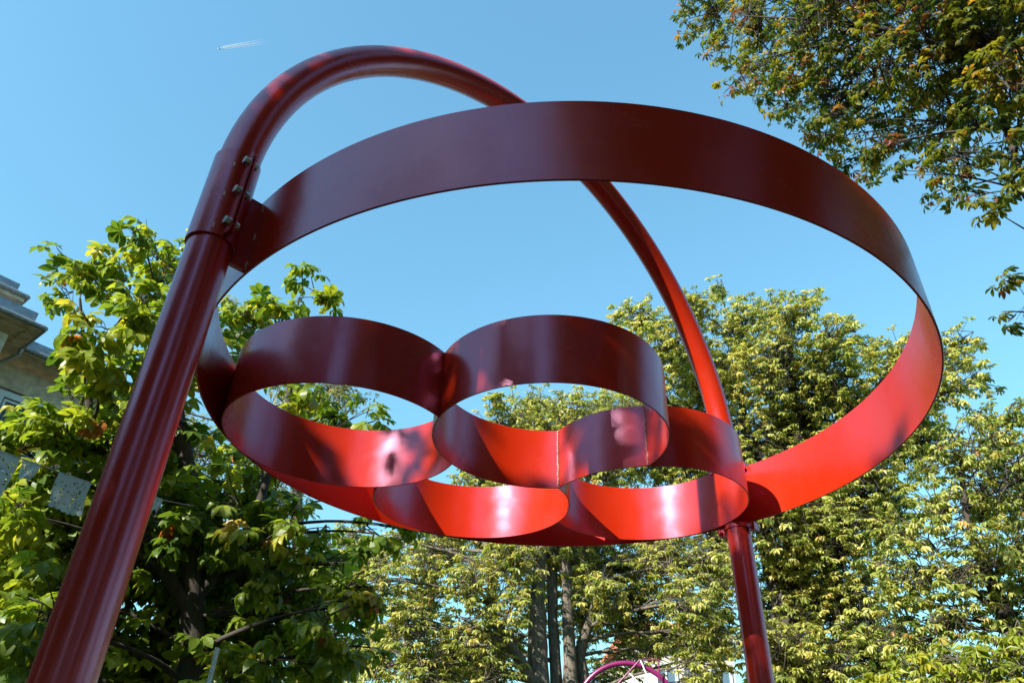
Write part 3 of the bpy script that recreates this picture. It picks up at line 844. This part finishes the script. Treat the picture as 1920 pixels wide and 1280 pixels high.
def left_building():
    a = math.radians(40)
    e1 = Vector((math.sin(a), math.cos(a), 0)); e2 = Vector((-math.cos(a), math.sin(a), 0)); up = Vector((0, 0, 1))
    T = Vector((-9.67, 12.50, 10.0))
    g = Vector((T.x, T.y, 0))
    root = empty("brick_house", g + e2 * 3)
    tag(root, "brown brick house with wide cream eaves and grey gutters at the left edge", "house")
    inb = .45; setb = 1.15; inm = .55; LEN = 24.0; END = 3.4; DEEP = 8.0
    # walls: bay front, bay return, main front, main end
    c0 = g + e2 * inb - e1 * LEN; c1 = g + e2 * inb - e1 * inb
    c2 = g + e2 * (setb + inm) - e1 * inb; c3 = g + e2 * (setb + inm) + e1 * (END - .5)
    ztop = 9.72
    build_wall("wall", [(c0, e1, LEN - inb, 0, ztop), (c1, e2, setb + inm - inb, 0, ztop), (c2, e1, END - .5 + inb, 0, ztop), (c3, e2, DEEP, 0, ztop)], M['brick'], root)
    # frieze board under the eaves
    b = MB()
    b.box(c1.lerp(c0, .5) - e2 * .02 + up * 9.45, e1 * ((LEN - inb) / 2 + .02), e2 * .02, up * .26)
    b.box(c1.lerp(c2, .5) + e1 * .022 + up * 9.45, e2 * ((setb + inm - inb) / 2 - .02), e1 * .02, up * .26)
    b.box(c2.lerp(c3, .5) - e2 * .02 + e1 * .03 + up * 9.45, e1 * ((END - .5 + inb) / 2 - .05), e2 * .02, up * .26)
    b.build("frieze", M['soffit'], root)
    # eaves: slab with a stepped edge, boards on its underside
    def eave(name, p, lx0, lx1, depth, z, th=.10):
        """p outer corner line start; runs e1 from lx0 to lx1, goes back along e2 by depth"""
        b = MB()
        c = p + e1 * (lx0 + lx1) / 2 + e2 * depth / 2; c = Vector((c.x, c.y, z + th / 2))
        b.box(c, e1 * (lx1 - lx0) / 2, e2 * depth / 2, up * th / 2)
        o = b.build(name, M['soffit'], root)
        return o
    e = eave("eave", g, -LEN, 0, setb + 1.5, 10.0 - .14)
    n = MB(); n.box(g + e1 * (-LEN / 2 - .09) + e2 * .22 + up * 9.838, e1 * (LEN / 2 - .12), e2 * .035, up * .02)
    n.box(g - e1 * .22 + e2 * (setb * .5) + up * 9.838, e2 * (setb * .5 - .2), e1 * .035, up * .02)
    n.build("moulding", M['soffit'], e)
    e = eave("eave", g + e2 * setb, .005, END, 2.5, 10.0 - .15)
    n = MB(); n.box(g + e2 * (setb + .22) + e1 * (END / 2) + up * 9.828, e1 * (END / 2 - .25), e2 * .035, up * .02); n.build("moulding", M['soffit'], e)
    # gutters
    b = MB(); q = g + up * 9.93
    b.tube([q - e1 * LEN - e2 * .03, q - e2 * .03 + e1 * .03], .055, 12); b.tube([q + e1 * .03 - e2 * .03, q + e1 * .03 + e2 * (setb - .08)], .055, 12)
    b.build("gutter", M['gutter'], root)
    b = MB(); b.tube([q + e2 * (setb - .03) + e1 * .1, q + e2 * (setb - .03) + e1 * END], .055, 12); b.build("gutter", M['gutter'], root)
    # lead upstands of the roof behind the gutters
    b = MB()
    b.box(g + e2 * 1.3 - e1 * (LEN / 2 + .16) + up * 10.14, e1 * LEN / 2, e2 * 1.15, up * .15); b.build("roof_edge", M['lead'], root)
    b = MB(); b.box(g + e2 * (setb + 1.4) + e1 * (END / 2 - .06) + up * 10.12, e1 * (END / 2 - .06), e2 * 1.25, up * .14); b.build("roof_edge", M['lead'], root)
    # upper storey with its own eave
    T2 = Vector((-11.16, 13.49, 0))
    w0 = T2 + e2 * .5 - e1 * .5
    build_wall("upper_wall", [(w0 - e1 * 5, e1, 5, 9.9, 11.3), (w0, e2, 5, 9.9, 11.3)], M['soffit'], root)
    b = MB(); b.box(T2 - e1 * 3 + e2 * 3 + up * 11.37, e1 * 3, e2 * 3, up * .07); u = b.build("upper_eave", M['soffit'], root)
    b = MB(); q = T2 + up * 11.44
    b.tube([q - e1 * 6 - e2 * .03, q + e1 * .03 - e2 * .03], .055, 12); b.tube([q + e1 * .03 - e2 * .03, q + e1 * .03 + e2 * 6], .055, 12); b.build("gutter", M['gutter'], root)
    b = MB(); b.box(T2 - e1 * 3.18 + e2 * 3.18 + up * 11.62, e1 * 3, e2 * 3, up * .17); b.build("roof_edge", M['lead'], root)
    # rain pipe with goose-neck
    b = MB(); q = g + e2 * (setb - .08) + e1 * .02
    b.tube([q + up * 9.86, q + up * 9.70, q + e2 * .25 - e1 * .25 + up * 9.45, q + e2 * .5 - e1 * .38 + up * 9.25, q + e2 * .5 - e1 * .38], .045, 10); b.build("rain_pipe", M['gutter'], root)
    # windows on the main front
    for z1, z0 in ((9.12, 7.3), (6.1, 4.0)):
        for m0 in (0.10, 1.75):
            w = 1.25
            o = c2 + e1 * m0 + e1 * .45; 
            def bar(name, x0, x1, za, zb, out, th, mat, par):
                bb = MB(); c = o + e1 * (x0 + x1) / 2 - e2 * out + up * (za + zb) / 2
                bb.box(c, e1 * (x1 - x0) / 2, e2 * th, up * (zb - za) / 2); return bb.build(name, mat, par)
            win = bar("window", .13, w - .13, z0 + .13, z1 - .13, .004, .006, M['glass'], root)
            for (x0, x1, za, zb) in ((0, .13, z0, z1), (w - .13, w, z0, z1), (.13, w - .13, z1 - .13, z1), (.13, w - .13, z0, z0 + .13)):
                bar("casing", x0, x1, za, zb, .03, .035, M['white'], win)
            for (x0, x1, za, zb) in ((.16, .21, z0 + .16, z1 - .16), (w - .21, w - .16, z0 + .16, z1 - .16), (.21, w - .21, z1 - .21, z1 - .16), (.21, w - .21, z0 + .16, z0 + .21), (.21, w - .21, (z0 + z1) / 2 + .2, (z0 + z1) / 2 + .25)):
                bar("sash_bar", x0, x1, za, zb, .02, .018, M['white'], win)
    return root
left_building()

# ------------------------------------------------------------------ far house behind the centre trees
def far_house():
    M['render'] = simple("white_render", (0.46, 0.44, 0.41), 0.9, 0, .08, 3)
    M['tile'] = simple("orange_roof_tile", (0.42, 0.13, 0.06), 0.8, 0, .3, 12)
    c = at(1248, 1250, 34); c.z = 0
    d = Vector((c.x, c.y, 0)).normalized(); s = Vector((d.y, -d.x, 0)); up = Vector((0, 0, 1))
    s = (s * .94 + d * .34).normalized(); d = Vector((-s.y, s.x, 0))
    root = empty("white_house", c)
    tag(root, "white house with orange roof edge glimpsed through leaves beside the right post", "house")
    H = at(1255, 1222, 34).z
    b = MB(); b.box(c + up * H / 2, s * 1.7, d * 3, up * H / 2); b.build("wall", M['render'], root)
    b = MB()
    q = c + up * H
    A = [q - s * 2.0 - d * 3.4, q + s * 2.0 - d * 3.4, q + s * 2.0 + d * 3.4, q - s * 2.0 + d * 3.4]
    Bt = [q - s * 1.6 + up * 1.2 - d * .1, q + s * 1.6 + up * 1.2 - d * .1, q + s * 1.6 + up * 1.2 + d * .1, q - s * 1.6 + up * 1.2 + d * .1]
    b.add(A + Bt, [(3, 2, 1, 0), (0, 1, 5, 4), (1, 2, 6, 5), (2, 3, 7, 6), (3, 0, 4, 7), (4, 5, 6, 7)]); r = b.build("roof", M['tile'], root)
    b = MB(); b.box(q - d * 3.45 - up * .12, s * 2.0, d * .06, up * .12); b.build("fascia", M['render'], r)
    M['skyglass'] = simple("pale_blue_window_glass", (0.10, 0.16, 0.22), 0.06)
    for k in range(3):
        for zz in (H - 1.9, H - 5.0):
            wc = c - d * 3.01 + s * (-1.1 + 1.1 * k) + up * zz
            bb = MB(); bb.box(wc, s * .36, d * .01, up * .75); w = bb.build("window", M['skyglass'], root)
            for (ox, oz, hx, hz) in ((-.41, 0, .05, .85), (.41, 0, .05, .85), (0, .8, .36, .05), (0, -.8, .36, .05), (0, 0, .025, .75)):
                fb = MB(); fb.box(wc + s * ox + up * oz - d * .02, s * hx, d * .03, up * hz); fb.build("frame", M['white'], w)
    return root
far_house()

# ------------------------------------------------------------------ purple arch sculpture, low in the middle distance
def purple_sculpture():
    M['purple'] = simple("purple_gloss_paint", (0.17, 0.014, 0.085), 0.25, 0, .06, 3)
    M['pale_rod'] = simple("pale_pink_rod", (0.75, 0.66, 0.68), 0.35, 0, .05, 30)
    D = 13.0
    cc = at(1178, 1350, D); rr = 88 / F_PX * (cc - Vector((0, 0, CAM_Z))).length
    d = Vector((cc.x, cc.y, 0)).normalized(); s = Vector((d.y, -d.x, 0)); up = Vector((0, 0, 1))
    root = empty("purple_arch_sculpture", Vector((cc.x, cc.y, 0)))
    tag(root, "purple pipe arch with thin rods on top at the bottom edge", "sculpture")
    pts = [cc - s * rr - up * cc.z] + [cc + s * rr * math.cos(math.pi - math.pi * i / 48) + up * rr * math.sin(math.pi * i / 48) for i in range(49)] + [cc + s * rr - up * cc.z]
    b = MB(); b.tube(pts, .040, 20); b.build("arch_pipe", M['purple'], root)
    def rod(p, q, dd0, dd1, mat, r=.013):
        b = MB(); b.tube([at(p[0], p[1], D + dd0), at(q[0], q[1], D + dd1)], r, 8); b.build("rod", mat, root)
    rod((1150, 1290), (1200, 1236), -.12, -.12, M['purple'], .014)
    rod((1200, 1236), (1235, 1236), -.12, -.12, M['purple'], .012)
    rod((1235, 1235), (1238, 1300), -.12, -.12, M['purple'], .012)
    rod((1201, 1237), (1226, 1295), -.12, -.1, M['pale_rod'])
    rod((1180, 1261), (1212, 1294), -.12, -.1, M['pale_rod'])
    return root
purple_sculpture()

# ------------------------------------------------------------------ paper bunting strung behind the left leg
def mat_paper():
    m, n, l, p = new_mat("pale_cut_paper")
    p.inputs["Base Color"].default_value = (0.62, 0.72, 0.75, 1); p.inputs["Roughness"].default_value = 0.8
    tr = n.new("ShaderNodeBsdfTranslucent"); tr.inputs["Color"].default_value = (0.60, 0.70, 0.73, 1)
    ms = n.new("ShaderNodeMixShader"); ms.inputs[0].default_value = 0.5
    l.new(p.outputs[0], ms.inputs[1]); l.new(tr.outputs[0], ms.inputs[2]); l.new(ms.outputs[0], n["Material Output"].inputs["Surface"])
    return m
M['paper'] = mat_paper()
def flag(a, b_, drop, seed, label, curl=.02, torn=0.0, squeeze=1.0):
    """cut-paper pennant hanging from string points a to b_"""
    rng = random.Random(seed); a = Vector(a); b_ = Vector(b_)
    NX, NY = 72, 62
    e = (b_ - a); w = e.length; out = Vector((e.y, -e.x, 0)).normalized()
    ph = rng.uniform(0, 6)
    holes = []
    for r_ in range(9):
        for c_ in range(10):
            if rng.random() < .62:
                holes.append(((c_ + .6 + rng.uniform(-.5, .5)) / 10.4, .14 + (r_ + rng.uniform(-.5, .5)) * .092, rng.uniform(.016, .052), rng.uniform(.011, .026), rng.uniform(0, 3.1)))
    V = []; F = []
    for j in range(NY + 1):
        for i in range(NX + 1):
            x = i / NX; y = j / NY
            dr = drop * (1 + .05 * abs(math.sin(x * math.pi * 6)) * (y > .98))
            p = a + e * ((x - .5) * (1 - (1 - squeeze) * y) + .5) + Vector((0, 0, -dr * y)) + out * (curl * math.sin(x * 7 + ph + y * 3) * y + .05 * y * y * math.sin(ph)) + e * (.06 * math.sin(y * 4 + ph) * y)
            V.append(p)
    for j in range(NY):
        for i in range(NX):
            x = (i + .5) / NX; y = (j + .5) / NY
            cut = False
            for (hx, hy, rx, ry, an) in holes:
                dx, dy = x - hx, y - hy
                u = dx * math.cos(an) + dy * math.sin(an); v = -dx * math.sin(an) + dy * math.cos(an)
                if (u / rx) ** 2 + (v / ry) ** 2 < 1: cut = True; break
            if torn and y > .35 and abs(x - .5 - .12 * math.sin(y * 6)) < torn * (y - .25): cut = True
            if cut: continue
            k = j * (NX + 1) + i
            F.append((k, k + 1, k + NX + 2, k + NX + 1))
    mb = MB(); mb.add(V, F, True)
    o = mb.build("paper_flag", M['paper'])
    tag(o, label, "flag", "cut-paper flags on the string")
    return o
SD = 5.0
def sp(px, py): return at(px, py, SD)
st_pts = [at(-420, 660, 6.5), sp(-90, 806), sp(0, 846), sp(78, 872), sp(110, 884), sp(172, 905), sp(240, 922), sp(310, 938), at(372, 950, 6.4)]
b = MB(); b.tube(st_pts, .0025, 5)
o = b.build("bunting_string", simple("pale_string", (0.6, 0.6, 0.55), .8)); tag(o, "thin pale string sagging behind the left leg carrying paper flags", "string")
flag(sp(-40, 828), sp(38, 858), .28, 3, "pale blue cut-paper flag with a torn side, cut off by the left edge", .02, .0)
flag(sp(42, 860), sp(78, 872), .12, 4, "small torn scrap of pale paper flag between two larger flags", .03, .0, .55)
flag(sp(111, 885), sp(172, 905), .20, 5, "whole pale blue cut-paper flag just left of the thick leg", .02)
flag(sp(290, 929), sp(306, 936), .10, 8, "white paper scrap on the string just right of the thick leg", .03, 0, .6)
flag(at(403, 1212, 5.2), at(413, 1214, 5.2), .34, 9, "narrow tattered white paper strip hanging near the bottom of the young tree", .03, 0, .7)

# ------------------------------------------------------------------ aircraft and its trail
def aircraft():
    ALT = 9000.0
    def hi(px, py):
        d = ray(px, py); t = (ALT - CAM_Z) / d.z; return Vector((d.x * t, d.y * t, ALT))
    p = hi(411, 91); q = hi(505, 77)
    ax = (p - q).normalized(); sd = Vector((-ax.y, ax.x, 0)); up = Vector((0, 0, 1))
    mw = simple("white_aircraft_skin", (0.8, 0.8, 0.8), .35)
    root = empty("airliner", p); tag(root, "tiny white airliner high in the sky at the upper left", "aircraft")
    b = MB(); b.tube([p - ax * 30, p - ax * 22, p + ax * 22, p + ax * 29, p + ax * 32], [.8, 2.8, 3.2, 2.2, .3], 12); b.build("fuselage", mw, root)
    for sg in (-1, 1):
        b = MB(); b.add([p + ax * 8 + sd * sg * 2, p - ax * 12 + sd * sg * 30, p - ax * 15 + sd * sg * 30, p - ax * 5 + sd * sg * 2] + [v + up * .6 for v in (p + ax * 8 + sd * sg * 2, p - ax * 12 + sd * sg * 30, p - ax * 15 + sd * sg * 30, p - ax * 5 + sd * sg * 2)],
                       [(0, 1, 2, 3), (4, 5, 6, 7), (0, 1, 5, 4), (1, 2, 6, 5), (2, 3, 7, 6), (3, 0, 4, 7)]); b.build("wing", mw, root)
    b = MB(); t = p - ax * 27
    b.box(t + up * 6, ax * 3, sd * .3, up * 5); b.build("tail_fin", mw, root)
    # trail
    m, n, l, pr = new_mat("condensation_trail")
    at_ = n.new("ShaderNodeAttribute"); at_.attribute_name = "fade"
    df = n.new("ShaderNodeBsdfDiffuse"); df.inputs["Color"].default_value = (.85, .87, .9, 1)
    tr = n.new("ShaderNodeBsdfTransparent"); ms = n.new("ShaderNodeMixShader")
    l.new(at_.outputs["Fac"], ms.inputs[0]); l.new(tr.outputs[0], ms.inputs[1]); l.new(df.outputs[0], ms.inputs[2]); l.new(ms.outputs[0], n["Material Output"].inputs["Surface"])
    b = MB(); L = (q - p).length; fade = []
    for sg in (-1, 1):
        pts = []; rad = []
        for i in range(25):
            t = i / 24
            pts.append(p - ax * (55 + (L - 55) * t) + sd * sg * (10 + 14 * t)); rad.append(9 + 7 * t)
            fade += [(1 - t) ** 1.2 * .38] * 8
        b.tube(pts, rad, 8, False)
    o = b.build("vapour_trail", m)
    at2 = o.data.attributes.new("fade", 'FLOAT', 'POINT'); at2.data.foreach_set("value", fade)
    tag(o, "short fading white double vapour trail behind the tiny airliner", "vapour trail")
aircraft()
